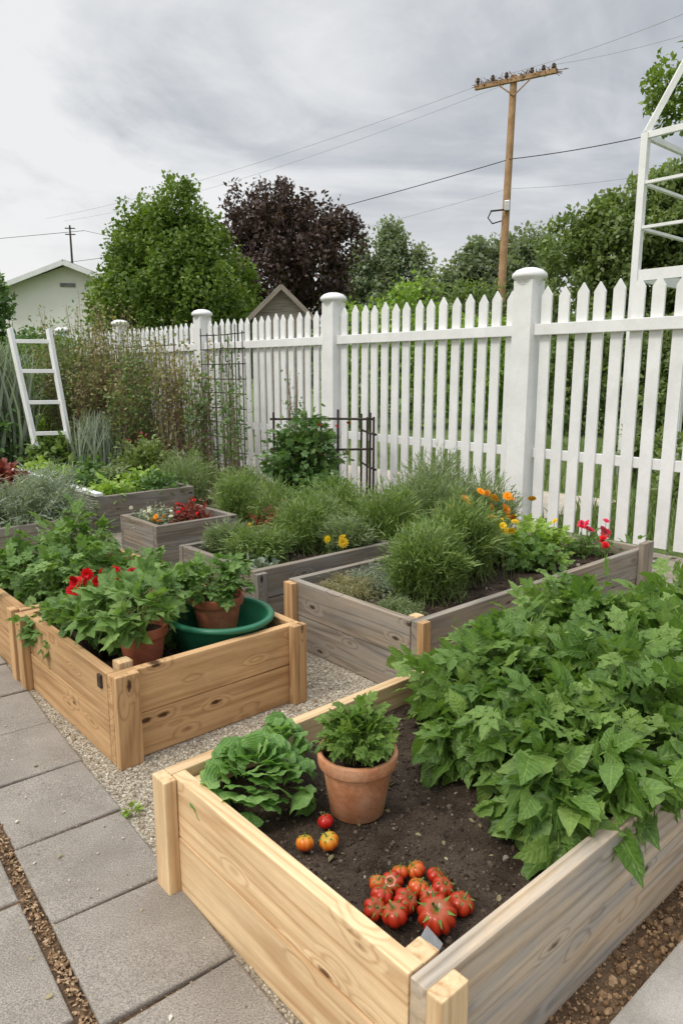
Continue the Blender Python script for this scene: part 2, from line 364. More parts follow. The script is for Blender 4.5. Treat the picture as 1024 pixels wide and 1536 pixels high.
def bed(x0,x1,y0,y1,h,mf,ml,posts,pm,rows=2,th=.038,soilz=None,clods=300,cs=.006,name='raised_garden_bed',mb=None):
    E=empty(name,g(x0,y0),TH); W=x1-x0; D=y1-y0; bh=h/rows
    for r in range(rows):
        zc=bh*(r+.5); j=lambda s=.002:random.uniform(-s,s); rr=lambda:(j(.006),j(.004),0)
        box('front_board',(W,th,bh-.003),mf,E,(W/2,th/2+j(),zc),rr(),.004)
        box('back_board',(W,th,bh-.003),mb or mf,E,(W/2,D-th/2+j(),zc),rr(),.004)
        a=rr(); box('side_board',(D-2*th-.004,th,bh-.003),ml,E,(th/2+j(),D/2,zc),(a[0],a[1],math.pi/2),.004)
        box('side_board',(D-2*th-.004,th,bh-.003),ml,E,(W-th/2+j(),D/2,zc),(a[0],a[1],math.pi/2),.004)
    for (f,p,w,dh,mt) in posts:
        hh=h+dh
        if f=='f': box('corner_post',(hh,.036,w),mt or pm,E,(p,-.0195,hh/2),(0,math.pi/2,0),.004)
        if f=='l': box('corner_post',(hh,.036,w),mt or pm,E,(-.0195,p,hh/2),(0,math.pi/2,math.pi/2),.004)
        if f=='i': box('inner_corner_block',(hh,w,w),mt or pm,E,(p[0],p[1],hh/2),(0,math.pi/2,.05),.004)
    soil_mesh(E,W,D,soilz if soilz else h-.08,clods=clods,cs=cs)
    return E
B1=bed(.81,3.1,.70,1.65,.35,W_MIX,W_PINE,[('l',.915,.07,-.004,None),('f',.035,.075,.0,W_PINE),('i',(.075,.08),.05,-.02,None),('i',(.07,.875),.05,-.03,None)],W_PINE,2,.04,.26,14000,.0034,mb=W_PINE)
B2=bed(.95,1.80,2.31,3.255,.35,W_TAN,W_TAN,[('f',.045,.09,.004,None),('f',.815,.07,.004,None),('l',.90,.07,.0,None),('i',(.085,.09),.055,.012,W_PINE),('i',(.79,.90),.05,.0,None)],W_TAN,2,.038,.22,1200,.006)
box('metal_bracket',(.012,.03,.05),DARKM,B2,(-.004,.09,.305),(0,0,0),.002)
B2b=bed(.95,1.80,3.275,4.05,.35,W_TAN,W_TAN,[('l',.05,.06,.0,None)],W_TAN,2,.038,.25,300)
B3=bed(2.15,4.2,1.96,2.86,.36,W_GREY,W_GREY,[('f',.02,.05,.005,W_TAN),('l',.86,.07,-.01,W_TAN),('f',2.0,.12,.04,None),('i',(.07,.07),.05,.0,W_PINE),('f',1.0,.06,-.01,None)],W_GREY,2,.038,.29,1800)
B4=bed(2.12,3.2,3.13,3.96,.34,W_DARK,W_DARK,[('f',.03,.07,-.01,None)],W_DARK,2,.045,.27,200)
B5=bed(2.29,2.97,4.60,5.19,.33,W_DARK,W_DARK,[],W_DARK,1,.045,.26,200)
B6=bed(2.45,3.4,6.0,8.3,.34,W_DARK,W_DARK,[],W_DARK,1,.05,.28,100)
box('white_cap',(2.3,.07,.03),PAINT,B6,(.02,1.15,.357),(0,0,math.pi/2),.004)
B7=bed(1.10,2.0,5.3,6.6,.32,W_DARK,W_DARK,[],W_DARK,1,.045,.25,100)
B8=bed(.5,1.9,7.2,8.6,.34,W_GREY,PAINT,[],W_DARK,1,.045,.25,100)
lb=box('plant_label',(.085,.045,.0025),METAL,None,g(.925,.80,.292),(math.radians(38),0,TH+.35),.001)
# ------------------------------------------------------------------ ground
def sheet(name,pts,z,mat,garden=True):
    me=bpy.data.meshes.new(name); vs=[(g(x,y,z) if garden else (x,y,z)) for x,y in pts]
    me.from_pydata(vs,[],[tuple(range(len(vs)))]); me.update(); return obj_from(name,me,mat)
sheet('ground',[(-1500,-1500),(1500,-1500),(1500,1500),(-1500,1500)],-.03,GRASSG)
sheet('gravel',[(-2.5,-3),(5.5,-3),(5.5,11),(-2.5,11)],0,GRAV)
sheet('dry_path',[(5.5,3.9),(7.6,3.9),(7.2,16),(5.5,16)],-.02,EARTH)
sheet('planting_border_soil',[(3.7,4.1),(5.35,4.1),(5.35,12.5),(3.6,12.5)],.004,STRIPSOIL)
sheet('soil_strip',[(.95,.59),(6,.59),(6,.705),(.95,.705)],.004,STRIPSOIL)
o=box('concrete_slab',(4.0,1.2,.06),CONC,None,g(.98+2,.595-.6,.005),(0,0,TH),.006)
def inbeds(x,y):
    m=np.zeros(len(x),bool)
    for a in ((.79,3.12,.66,1.67),(.93,1.82,2.29,4.1),(2.1,4.22,1.92,2.88),(2.1,3.22,3.1,3.98)): m|=(x>a[0])&(x<a[1])&(y>a[2])&(y<a[3])
    m|= x<(.795+.064*(y-1.07)); return m
n=60000
gx=rng.uniform(.75,2.6,n); gy=.9+rng.random(n)**1.15*3.2
k=~inbeds(gx,gy); gx=gx[k];gy=gy[k]; n=len(gx)
P=np.stack([C*gx-S*gy,S*gx+C*gy,rng.uniform(.0,.003,n)],1)
sz=.0036*rng.gamma(4.,.25,n)[:,None]*rng.uniform(.6,1.25,(n,3))
scatter('gravel_pebbles',PEBT,P,frames(rng.normal(size=(n,3)),rng.normal(size=(n,3))),sz,rng.random(n),PEB,None,False)
# paving stones
dt=np.array([.064,1.0]); dt/=np.linalg.norm(dt); ds=np.array([-dt[1],dt[0]])
def pv(s,t): p=np.array([.782,1.07])+dt*t+ds*s; return p
bm=bmesh.new()
def slab(s0,s1,t0,t1,top):
    r=bmesh.ops.create_cube(bm,size=1)['verts']; jz=random.uniform(-.003,.003); tl=[random.uniform(-.005,.005) for _ in range(2)]; ja=random.uniform(-.008,.008)
    sc=((s0+s1)/2,(t0+t1)/2)
    for v in r:
        s=sc[0]+v.co.x*(s1-s0)+v.co.y*ja; t=sc[1]+v.co.y*(t1-t0)-v.co.x*ja
        p=pv(s,t); z=(top if v.co.z>0 else -.03)+jz+(v.co.x*tl[0]+v.co.y*tl[1] if v.co.z>0 else 0)
        v.co=Vector(g(p[0],p[1],z))
for i in range(-5,20):
    t=.60+.375*(i-1); slab(.0,.325,t+.006,t+.369,.014)
for i in range(-4,16):
    t=.745+.46*(i); slab(.366,.80,t+.006,t+.453,.012)
    slab(.815,1.25,t+.2,t+.65,.012)
bmesh.ops.recalc_face_normals(bm,faces=bm.faces)
es=[e for e in bm.edges if all(v.co.z>-.01 for v in e.verts)]
bmesh.ops.bevel(bm,geom=es,offset=.007,segments=3,affect='EDGES',profile=.5)
me=bpy.data.meshes.new('stone_paving'); bm.to_mesh(me); bm.free(); obj_from('stone_paving',me,PAVE)
pp=[pv(.005,-2.5),pv(.005,7.5),pv(.83,7.5),pv(.83,-2.5)]; sheet('joint_soil',[tuple(p) for p in pp],.003,STRIPSOIL)
n=2200; s=rng.normal(.345,.010,n); t=rng.uniform(-.6,3.,n)
s2=rng.uniform(0,.33,500); t2=.60+.375*(rng.integers(-3,9,500)-1)+rng.normal(0,.0025,500); s=np.append(s,s2); t=np.append(t,t2); n=len(s)
q=np.array([.782,1.07])+t[:,None]*dt+s[:,None]*ds
P=np.stack([C*q[:,0]-S*q[:,1],S*q[:,0]+C*q[:,1],np.where(np.arange(n)<2200,rng.uniform(.004,.013,n),.005)],1)
sz=np.stack([rng.uniform(.002,.005,n),rng.uniform(.003,.010,n),rng.uniform(.001,.003,n)],1); sz[2200:]*=.45
nn=rng.normal(size=(n,3))*.4; nn[:,2]+=1; d=rng.normal(size=(n,3)); d[:,2]*=.2
scatter('bark_chips',PEBT,P,frames(d,nn),sz,rng.random(n),CHIP,None,False)
n=2600; a=rng.uniform(1.0,3.2,n); b_=rng.uniform(.6,.7,n); P=np.stack([C*a-S*b_,S*a+C*b_,rng.uniform(.004,.01,n)],1)
sz=rng.gamma(2.,.0018,n)[:,None]*rng.uniform(.5,1.3,(n,3))
scatter('soil_strip_chips',PEBT,P,frames(rng.normal(size=(n,3)),rng.normal(size=(n,3))),sz,rng.random(n)*.8,CHIP,None,False)
n=420; a=.83-np.abs(rng.normal(0,.22,n)); b_=rng.uniform(.9,3.2,n); P=np.stack([C*a-S*b_,S*a+C*b_,np.full(n,.016)],1)
sz=rng.gamma(2.,.0009,n)[:,None]*rng.uniform(.5,1.3,(n,3))
scatter('stray_grit',PEBT,P,frames(rng.normal(size=(n,3)),rng.normal(size=(n,3))),sz,rng.random(n),PEB,None,False)
n=40; a=np.append(rng.uniform(.3,.8,14),rng.uniform(.87,1.35,26)); b_=np.append(rng.uniform(1.,2.6,14),rng.uniform(.78,1.35,26)); zz=np.append(np.full(14,.019),np.full(26,.272))
P=np.stack([C*a-S*b_,S*a+C*b_,zz],1); d=rng.normal(size=(n,3)); d[:,2]*=.15; nn=rng.normal(size=(n,3))*.3; nn[:,2]+=1
scatter('fallen_leaves',T_SM,P,frames(d,nn),rng.uniform(.008,.022,n),rng.random(n),M_DRY)
E=empty('boardwalk',g(4.35,1.0),TH)
for i in range(10): box('plank',(2.6,.092,.03),W_GREY,E,(.05+i*.1,1.3,.018),(0,0,math.pi/2),.004)
# ------------------------------------------------------------------ fence
FX=5.45; E=empty('white_picket_fence',g(FX,0),TH)
posts=[-1.45,1.15,3.757,6.34,9.2,11.9,14.5]
V=[]
def picket(y,w,z0,z1,x,t,lean):
    pts=[(-w/2,z0),(w/2,z0),(w/2,z1-.075),(0,z1),(-w/2,z1-.075)]
    for xx in (x-t/2,x+t/2):
        for a,z in pts: V.append((xx,y+a+lean*z,z))
for a,bb in zip(posts[:-1],posts[1:]):
    L=bb-a-.2; n=int(round(L/.157)); 
    for i in range(n):
        y=a+.1+L*(i+.5)/n+random.uniform(-.006,.006)
        picket(y,.098,.05,2.115+random.uniform(-.014,.014),.018,.02,random.uniform(-.005,.005))
faces=[]
for b in range(0,len(V),10):
    faces+=[(b,b+1,b+2,b+3,b+4),(b+9,b+8,b+7,b+6,b+5)]
    for i in range(5): j=(i+1)%5; faces.append((b+i,b+5+i,b+5+j,b+j))
me=bpy.data.meshes.new('pickets'); me.from_pydata(V,[],faces); me.update(); obj_from('pickets',me,PAINT,E)
for a,bb in zip(posts[:-1],posts[1:]):
    L=bb-a-.19
    box('top_rail',(L,.045,.095),PAINT,E,(-.017,(a+bb)/2,1.765),(0,0,math.pi/2),.006)
    box('lower_rail',(L,.04,.085),PAINT,E,(.05,(a+bb)/2,.70),(0,0,math.pi/2),.006)
for y in posts:
    box('post',(.19,.19,2.18),PAINT,E,(0,y,1.09),(0,0,0),.008)
    lathe('post_cap',[(.0,2.285),(.06,2.282),(.11,2.265),(.145,2.235),(.150,2.215),(.145,2.20),(.115,2.185),(.10,2.15),(.10,2.14)],PAINT,E,(0,y,0))
# ------------------------------------------------------------------ bed 1 contents
def lettuce(name,c,z,r,n,size,mat=M_LET):
    x,y,_=g(*c); k=np.arange(n); a=k*2.39996+rng.normal(0,.35,n); f=(k+.5)/n
    el=np.radians(64-50*f**.8+rng.normal(0,12,n))
    d=np.stack([np.cos(a)*np.cos(el),np.sin(a)*np.cos(el),np.sin(el)],1)+rng.normal(size=(n,3))*.12
    rad=r*(f**.7)*.62; P=np.stack([np.cos(a)*rad,np.sin(a)*rad,.008+.09*(1-f)**.7+rng.uniform(0,.025,n)],1)
    nn=-np.stack([np.cos(a),np.sin(a),np.zeros(n)],1)*np.sin(el)[:,None]+np.array([0,0,1])*np.cos(el)[:,None]+rng.normal(size=(n,3))*.25
    R=frames(d,nn); sz=size*(.75+.3*f)*rng.uniform(.8,1.2,n)
    o=scatter(name,T_LET,P,R,sz,np.clip(rng.normal(.42,.25,n)+.2*(1-f),0,1),mat); o.location=(x,y,z); return o
lettuce('lettuce_plant',(.985,1.465),.28,.165,100,.072)
lettuce('lettuce_plant',(1.11,1.53),.28,.095,40,.060)
def pot(name,c,z,rt,h,mat):
    E=empty(name,(*g(*c)[:2],z)); rb=rt*.66
    lathe('pot',[(0,0),(rb,0),(rb+.004,.004),(rt*.90,h*.78),(rt*.90,h*.79),(rt,h*.79),(rt*1.02,h*.81),(rt*1.04,h*.97),(rt*1.02,h),(rt*.93,h),(rt*.91,h*.97),(rt*.86,h*.80)],mat,E)
    lathe('potting_soil',[(0,h*.87),(rt*.5,h*.865),(rt*.9,h*.85)],SOIL,E); return E
pe=pot('potted_parsley',(1.164,1.262),.262,.102,.175,TERRA)
bush('parsley',(1.164,1.262),.262+.15,.092,.092,.135,54,8,T_COMPJ,.042,M_HERB,.6,.6,.0,.3,.5,.01,parent=pe,stemr=.0016,up=.15,lo=.3,tint=(.1,.9))
def tomato_mesh(name,r,ribs,depth,flat,mat,parent,loc,rot):
    V=[];F=[];co=[];nu=60;nv=22; ph=random.random()*6
    for i in range(nv+1):
        th=math.pi*i/nv
        for j in range(nu):
            a=2*math.pi*j/nu
            rib=1-depth*(1-abs(math.cos(ribs*a/2+ph)))**1.6*(.35+.65*math.sin(th))
            rr=r*rib*math.sin(th); z=r*flat*math.cos(th)-(r*.22*math.exp(-(math.sin(th)/.35)**2) if th<1.5 else 0)
            V.append((rr*math.cos(a),rr*math.sin(a),z)); co.append((1,.5,i/nv))
    for i in range(nv):
        for j in range(nu): F.append((i*nu+j,(i+1)*nu+j,(i+1)*nu+(j+1)%nu,i*nu+(j+1)%nu))
    o=np_mesh(name,V,F,mat,parent,co); o.location=loc; o.rotation_euler=rot
    n=6; a=np.arange(n)/n*6.283; d=np.stack([np.cos(a),np.sin(a),np.full(n,.18)],1)
    scatter('calyx',leaf_t(4,.13,.8,.3,3,.2,.15),np.tile([0,0,r*flat*.72],(n,1)),frames(d,np.tile([0,0,1.],(n,1))),np.full(n,r*.95),rng.random(n),M_HERB,o)
    P=np.array([[[0,0,r*flat*.7],[r*.05,0,r*flat*.95],[r*.18,.0,r*flat*1.35]]]); tubes('stalk',P,np.full((1,3),r*.08),M_STEM,o)
    return o
def tomm(name,stops):
    m,nt,b=newmat(name,.28,.42); at=N(nt,'ShaderNodeAttribute',attribute_name='leafco'); sp=N(nt,'ShaderNodeSeparateXYZ'); nt.links.new(at.outputs['Vector'],sp.inputs[0])
    tc=N(nt,'ShaderNodeTexCoord').outputs['Object']; nz=noise_n(nt,tc,30,3)
    nt.links.new(ramp(nt,math_n(nt,'ADD',sp.outputs[2],math_n(nt,'MULTIPLY',math_n(nt,'SUBTRACT',nz,.5),.5)),stops),b.inputs['Base Color'])
    bump(nt,b,noise_n(nt,tc,160,2),.04,.002); return m
TR=tomm('tomato_skin',[(.02,(.22,.09,.02)),(.18,(.38,.045,.012)),(.5,(.40,.022,.009)),(.9,(.28,.014,.007))])
TR2=tomm('tomato_skin_orange',[(.03,(.32,.17,.03)),(.22,(.50,.11,.014)),(.6,(.48,.05,.012)),(.9,(.38,.022,.01))])
TY=tomm('tomato_skin_yellow',[(.1,(.42,.30,.03)),(.3,(.68,.24,.02)),(.6,(.62,.13,.015)),(.9,(.52,.07,.01))])
TB=tomm('tomato_skin_bright',[(.1,(.46,.02,.012)),(.9,(.42,.010,.010))])
E=empty('heirloom_tomatoes',(.158,1.36,.262))
L=[(.040,-.062,.042,11,TR,.3),(-.046,-.050,.029,6,TR,.5),(-.088,-.030,.025,6,TR,.8),(-.020,-.010,.028,7,TR,.6),(.012,.032,.025,7,TR2,.4),(-.045,.048,.026,6,TR,.7),(.065,.032,.026,6,TR,.4),(.012,.092,.023,7,TR2,.6),(.055,.075,.021,6,TR,.5),(.098,-.018,.028,6,TR,.9),(-.07,.010,.026,6,TR,.7),(-.024,.088,.020,5,TR2,.6),(.034,.0,.025,8,TR,.4),(-.078,.052,.020,5,TR2,.6)]
for x,y,r,rb,mt,tl in L:
    tomato_mesh('tomato',r,rb,.20,.78,mt,E,(x,y,r*.78+.002),(random.uniform(-.5,.5)*tl*1.5-.25,random.uniform(-.6,.6)*tl,random.random()*6))
E=empty('small_tomatoes',(*g(1.0,1.22)[:2],.262))
for (a,b_),r,rb,mt in (((.956,1.223),.0225,8,TY),((1.003,1.187),.0245,8,TY),((1.05,1.256),.021,5,TB)):
    p=g(a,b_); tomato_mesh('tomato',r,rb,.12,.85,mt,E,(p[0]-E.location.x,p[1]-E.location.y,r*.85),(random.uniform(-.4,.2),random.uniform(-.4,.4),random.random()*6))
for (c,rx,ry,h,st) in (((1.66,.98),.24,.23,.29,26),((1.77,1.34),.27,.28,.27,28),((2.05,.98),.31,.29,.31,26),((2.15,1.38),.31,.30,.30,26),((2.48,1.0),.32,.29,.32,22),((2.55,1.38),.32,.30,.31,22),((2.9,1.15),.32,.34,.32,22)):
    E=bush('tomato_plant',c,.26,rx,ry,h,st,8,T_COMP,.110,M_PEP,.45,.85,.3,.2,.25,.035,.5,.0045,up=.35,lo=.05,tint=(0,.95),nz=.7)
    bush('upper_growth',c,.26,rx*.97,ry*.97,h*1.12,int(st*.9),8,T_COMPJ,.080,M_PEP,.55,.85,.1,.35,.25,.035,.5,.003,up=.35,lo=.25,tint=(.1,1.),parent=E,nz=.7)
bush('pepper_plant',(1.47,.86),.26,.20,.16,.23,26,9,T_OV,.082,M_PEP,.35,.7,.55,.3,.25,.015,.45,.004,up=.3,lo=.0,tint=(.1,1.),nz=.8)
bush('pepper_plant',(1.70,.79),.27,.27,.22,.25,28,9,T_OV,.088,M_PEP,.35,.7,.55,.3,.25,.015,.45,.004,up=.3,lo=.0,tint=(.1,1.),nz=.8)
bush('pepper_plant',(1.53,1.16),.26,.17,.17,.25,20,8,T_OV,.075,M_PEP,.35,.7,.4,.3,.25,.015,.45,.004,up=.3,lo=.0,tint=(.1,1.),nz=.8)
bush('weed_sprig',(.87,2.02),.004,.03,.03,.035,8,3,T_COMPJ,.022,M_LIME,stemr=.0008,jit=.002)
# ------------------------------------------------------------------ bed 2 contents
lathe('green_tub',[(0,.20),(.185,.20),(.195,.21),(.232,.345),(.236,.35),(.252,.352),(.256,.362),(.250,.372),(.228,.372),(.222,.36),(.19,.235),(0,.232)],GPLAST,None,(*g(1.56,2.58)[:2],.012),48,.90,1.0,TH)
p1=pot('potted_strawberry',(1.20,2.58),.22,.100,.19,TERRA2)
bush('strawberry',(1.20,2.60),.40,.19,.19,.18,26,4,T_STRAW,.105,M_STRAW,.5,.5,.15,.55,.3,.01,parent=p1,stemr=.0025,lo=.25,tint=(.1,1))
p2=pot('potted_geranium',(1.60,2.66),.245,.115,.19,TERRA2)
bush('geranium',(1.60,2.70),.42,.19,.19,.18,42,6,T_STRAW,.065,M_STRAW,.5,.5,.1,.45,.3,.01,parent=p2,stemr=.0025,lo=.2,tint=(0,.7))
p3=pot('potted_seedling',(1.08,2.80),.22,.075,.15,DPOT)
bush('seedling',(1.08,2.80),.36,.13,.13,.12,16,5,T_STRAW,.08,M_STRAW,parent=p3,stemr=.002,tint=(0,.8))
bush('leafy_vegetable_plant',(1.36,2.87),.24,.24,.22,.32,32,4,T_STRAW,.115,M_STRAW,.5,.5,.2,.5,.3,.01,stemr=.003,tint=(.2,1))
bush('leafy_vegetable_plant',(1.12,3.08),.24,.22,.22,.24,26,7,T_STRAW,.08,M_STRAW,.5,.5,.2,.4,.3,.02,stemr=.003,tint=(0,.8))
blooms('red_geranium_flowers',(1.22,3.00),.25,22,(.13,.06),(.22,.28),.027,F_RED)
bush('leafy_vegetable_plant',(1.28,3.52),.26,.34,.28,.29,46,9,T_COMPJ,.08,M_STRAW,.5,.6,.2,.3,.4,.02,stemr=.003,tint=(0,.9))
bush('leafy_vegetable_plant',(1.42,3.88),.26,.32,.28,.40,46,9,T_COMPJ,.08,M_STRAW,.5,.6,.1,.3,.4,.02,stemr=.003,tint=(.2,1))
bush('leafy_vegetable_plant',(1.15,3.9),.26,.22,.22,.26,30,8,T_COMPJ,.08,M_STRAW,tint=(0,.7))
bush('leafy_vegetable_plant',(1.62,3.5),.26,.18,.2,.22,26,8,T_COMPJ,.07,M_STRAW,tint=(.1,.8))
# ------------------------------------------------------------------ bed 3/4/5/6 contents
bush('lavender_plant',(2.62,2.32),.29,.34,.28,.38,250,50,T_NEED,.036,M_FINE,.9,.5,0,.15,.7,.016,.5,stemr=.0012,up=.05,lo=.6,tint=(0,1))
bush('lavender_plant',(3.0,2.44),.29,.37,.30,.46,250,50,T_NEED,.036,M_FINE,.9,.5,0,.15,.7,.016,.5,stemr=.0012,up=.05,lo=.6,tint=(0,1))
bush('thyme_plant',(2.35,2.62),.29,.20,.20,.10,90,30,T_NEED,.02,M_DRY,.7,.7,0,.1,.9,.012,stemr=.001)
bush('thyme_plant',(2.55,2.6),.29,.20,.22,.13,90,30,T_NEED,.022,M_GREY,.7,.7,0,.1,.9,.012,stemr=.001)
bush('thyme_plant',(2.30,2.22),.29,.13,.16,.09,70,25,T_NEED,.02,M_LAV,.7,.7,0,.1,.9,.012,stemr=.001)
bush('marigold_plant',(3.42,2.58),.29,.26,.22,.24,60,16,T_SM,.035,M_FINE,stemr=.0015)
blooms('marigold_flowers',(3.46,2.56),.29,18,(.28,.2),(.27,.40),.032,F_OR)
blooms('marigold_flowers',(3.34,2.28),.29,7,(.25,.08),(.26,.34),.022,F_YE)
bush('salad_plant',(3.66,2.40),.29,.24,.22,.22,30,7,T_COMPJ,.08,M_LIME,stemr=.002)
bush('salad_plant',(3.46,2.26),.29,.18,.16,.17,26,7,T_COMPJ,.065,M_STRAW,stemr=.002)
bush('petunia_plant',(4.0,2.25),.29,.13,.2,.13,26,9,T_SM,.04,M_STRAW,stemr=.002)
blooms('pink_petunia_flowers',(4.02,2.2),.29,10,(.10,.10),(.12,.22),.030,F_PK)
blooms('red_petunia_flowers',(3.9,2.07),.29,4,(.05,.04),(.09,.15),.028,F_RED)
bush('salad_plant',(4.32,2.12),.02,.12,.12,.40,20,8,T_SM,.06,M_STRAW,stemr=.002)
for c,r,h in (((3.35,3.35),.42,.68),((3.85,3.45),.45,.78),((4.3,3.3),.4,.68),((4.35,3.8),.4,.80)):
    bush('lavender_plant',c,.0,r,r,h,230,42,T_NEED,.045,M_FINE if c[0]<3.5 else M_LAV,.9,.5,0,.25,.7,.018,.5,stemr=.0015,up=.05,lo=.6,tint=(0,1))
for c,r,h,m_ in (((2.42,3.5),.27,.22,M_FINE),((2.8,3.62),.3,.34,M_FINE),((2.98,3.35),.24,.24,M_LAV),((2.4,3.8),.22,.2,M_LAV),((3.05,3.75),.25,.36,M_FINE)):
    bush('rosemary_plant',c,.27,r,r,h,150,32,T_NEED,.036,m_,.9,.5,0,.15,.8,.016,.5,stemr=.0012,up=.05,lo=.5,tint=(0,1))
bush('cabbage_seedling',(2.30,3.30),.27,.09,.09,.07,16,6,T_OV2,.045,M_GREY,stemr=.001)
blooms('yellow_marigold_flowers',(2.80,3.22),.27,4,(.09,.02),(.10,.16),.032,F_YE)
blooms('yellow_marigold_flowers',(2.45,3.9),.27,4,(.2,.05),(.1,.18),.02,F_YE)
bush('red_foliage_plant',(2.74,4.9),.26,.20,.20,.12,50,14,T_SM,.035,M_RED,stemr=.001)
bush('alyssum_plant',(2.45,4.95),.26,.17,.2,.13,60,14,T_SM,.022,M_GREY,stemr=.001)
blooms('mixed_bedding_flowers',(2.45,4.92),.26,22,(.13,.18),(.08,.15),.017,F_WH)
blooms('red_bedding_flowers',(2.74,4.88),.26,9,(.17,.2),(.09,.15),.018,F_RED)
blooms('orange_bedding_flowers',(2.40,4.75),.26,5,(.08,.05),(.07,.12),.024,F_OR)
for i in range(7):
    c=(2.68+.45*(i%2),6.25+.32*i)
    bush('salad_plant',c,.28,.26,.24,.16,36,9,T_SM,.06,[M_LIME,M_LIME,M_DEEP,M_LAV,M_LIME,M_DEEP,M_LIME][i],stemr=.0015)
bush('wild_rocket_plant',(3.15,6.2),.28,.25,.25,.2,40,12,T_SM,.05,M_DEEP,stemr=.001)
bush('santolina_plant',(1.85,5.65),.20,.46,.46,.46,180,34,T_NEED,.045,M_GREY,.9,.5,0,.2,.8,.02,.5,stemr=.0015,lo=.2,tint=(0,.9))
bush('santolina_plant',(1.5,6.05),.25,.45,.45,.44,170,34,T_NEED,.045,M_GREY,.9,.5,0,.2,.8,.02,.5,stemr=.0015,tint=(0,.9))
bush('santolina_plant',(2.05,6.05),.15,.38,.38,.54,140,30,T_NEED,.045,M_GREY,.9,.5,0,.2,.8,.02,.5,stemr=.0015,tint=(0,.9))
bush('sage_plant',(1.3,5.5),.25,.2,.2,.15,40,9,T_SM,.05,M_DEEP)
bush('red_lettuce_plant',(1.75,7.3),.25,.3,.3,.30,50,10,T_SM,.08,M_RED,stemr=.0015)
bush('red_lettuce_plant',(2.1,7.5),.25,.3,.3,.26,50,10,T_SM,.08,M_RED,stemr=.0015)
# ------------------------------------------------------------------ border plants in front of fence
def climber(c,h,r,m_,n=14,per=60,size=.045,name='climbing_rose',lo=1.1,m2=None):
    E=bush(name,c,.0,r,r,h,n,int(per*.6),T_SM,size,m_,.3,.8,.1,.10,.7,.06,.4,stemr=.006,stemmat=M_WSTEM,up=.02,lo=lo,tint=(0,1))
    if m2: bush('mixed_growth',c,.0,r*1.1,r*1.1,h*.95,n,int(per*.4),T_SM,size*1.1,m2,.3,.8,.1,.10,.7,.06,.4,stemr=.005,stemmat=M_WSTEM,up=.02,lo=lo,tint=(0,1),parent=E)
for c,h,r,m_,n in (((4.65,7.9),1.8,.34,M_OLIVE,18),((4.55,8.5),2.1,.5,M_DRY,26),((4.45,9.1),2.3,.55,M_OLIVE,28),((4.4,9.8),2.45,.6,M_DRY,32),((4.35,10.6),2.6,.65,M_OLIVE,32),((4.1,11.3),2.5,.6,M_OLIVE,28),((4.0,9.7),1.95,.5,M_DRY,24),((4.1,8.8),1.6,.45,M_OLIVE,20),((3.8,10.5),2.1,.5,M_OLIVE,24)):
    climber(c,h,r,m_,n,78,.046,m2=M_DEEP if m_ is M_OLIVE else M_OLIVE)
climber((4.40,6.95),1.85,.15,M_DEEP,12,80,.042,'slender_shrub',2.0); climber((4.30,6.65),1.4,.14,M_DEEP,9,70,.04,'slender_shrub',2.0)
def trellis(c,W,H,nx,nz,rz,r=.008,m_=DARKM,name='garden_trellis',zs=None):
    E=empty(name,(*g(*c)[:2],0),rz); P=[]
    for i in range(nx): x=W*i/(nx-1); hh=H*random.uniform(.96,1.03); P.append([(x,0,0),(x,0,hh/2),(x,0,hh)])
    for z in (zs or [H*(j+1)/(nz+.3) for j in range(nz)]): P.append([(-.04,-.012,z),(W/2,-.012,z+random.uniform(-.01,.01)),(W+.04,-.012,z)])
    tubes('trellis_bars',P,np.full((len(P),3),r),m_,E,6); return E
trellis((5.12,7.7),1.0,1.95,7,10,TH+math.pi/2,.007)
trellis((5.1,9.4),2.2,1.9,9,5,TH+math.pi/2,.008,BARK)
trellis((5.14,5.40),1.0,1.02,4,2,TH+math.radians(138),.012,DARKM,zs=[.62,.93])
trellis((4.95,5.15),.55,.95,3,2,TH+math.radians(60),.012,DARKM,zs=[.45,.8])
bush('rose_bush',(4.50,5.72),.0,.50,.44,1.0,90,26,T_COMPJ,.085,M_DEEP,.5,.7,.1,.12,.5,.05,.4,stemr=.005,stemmat=M_WSTEM,lo=.6,tint=(0,1))
blooms('rose_flowers',(4.8,5.6),.0,7,(.3,.2),(.5,.9),.028,F_RED)
climber((4.65,6.05),1.55,.22,M_DEEP,12,36,.035,'slender_shrub',2.0)
low=[((3.9,7.0),.45,.55,M_FINE),((4.1,6.2),.4,.45,M_FINE),((3.7,5.6),.4,.42,M_LAV),((4.3,5.2),.4,.45,M_DEEP),((3.6,4.9),.38,.5,M_FINE),((4.0,4.6),.4,.55,M_FINE),((3.5,4.3),.35,.45,M_LAV),((3.45,5.3),.3,.6,M_FINE),((3.6,6.6),.4,.6,M_LAV),((3.9,8.0),.45,.65,M_OAK),((3.8,9.0),.5,.65,M_FINE),((3.7,10.0),.5,.6,M_DEEP),((3.6,11.0),.6,.8,M_LIME),((4.9,4.6),.35,.3,M_DEEP)]
for c,r,h,m_ in low:
    bush('herb_clump',c,.0,r,r,h,110,34,T_NEED if m_ in (M_FINE,M_LAV) else T_SM,.05,m_,.8,.6,0,.2,.8,.03,.5,stemr=.002,up=.05,lo=.6,tint=(0,1))
bush('red_leaf_plant',(3.45,4.75),.0,.3,.22,.35,40,14,T_SM,.05,M_RED)
bush('red_leaf_plant',(4.0,8.2),.0,.3,.3,.75,30,14,T_SM,.05,M_RED)
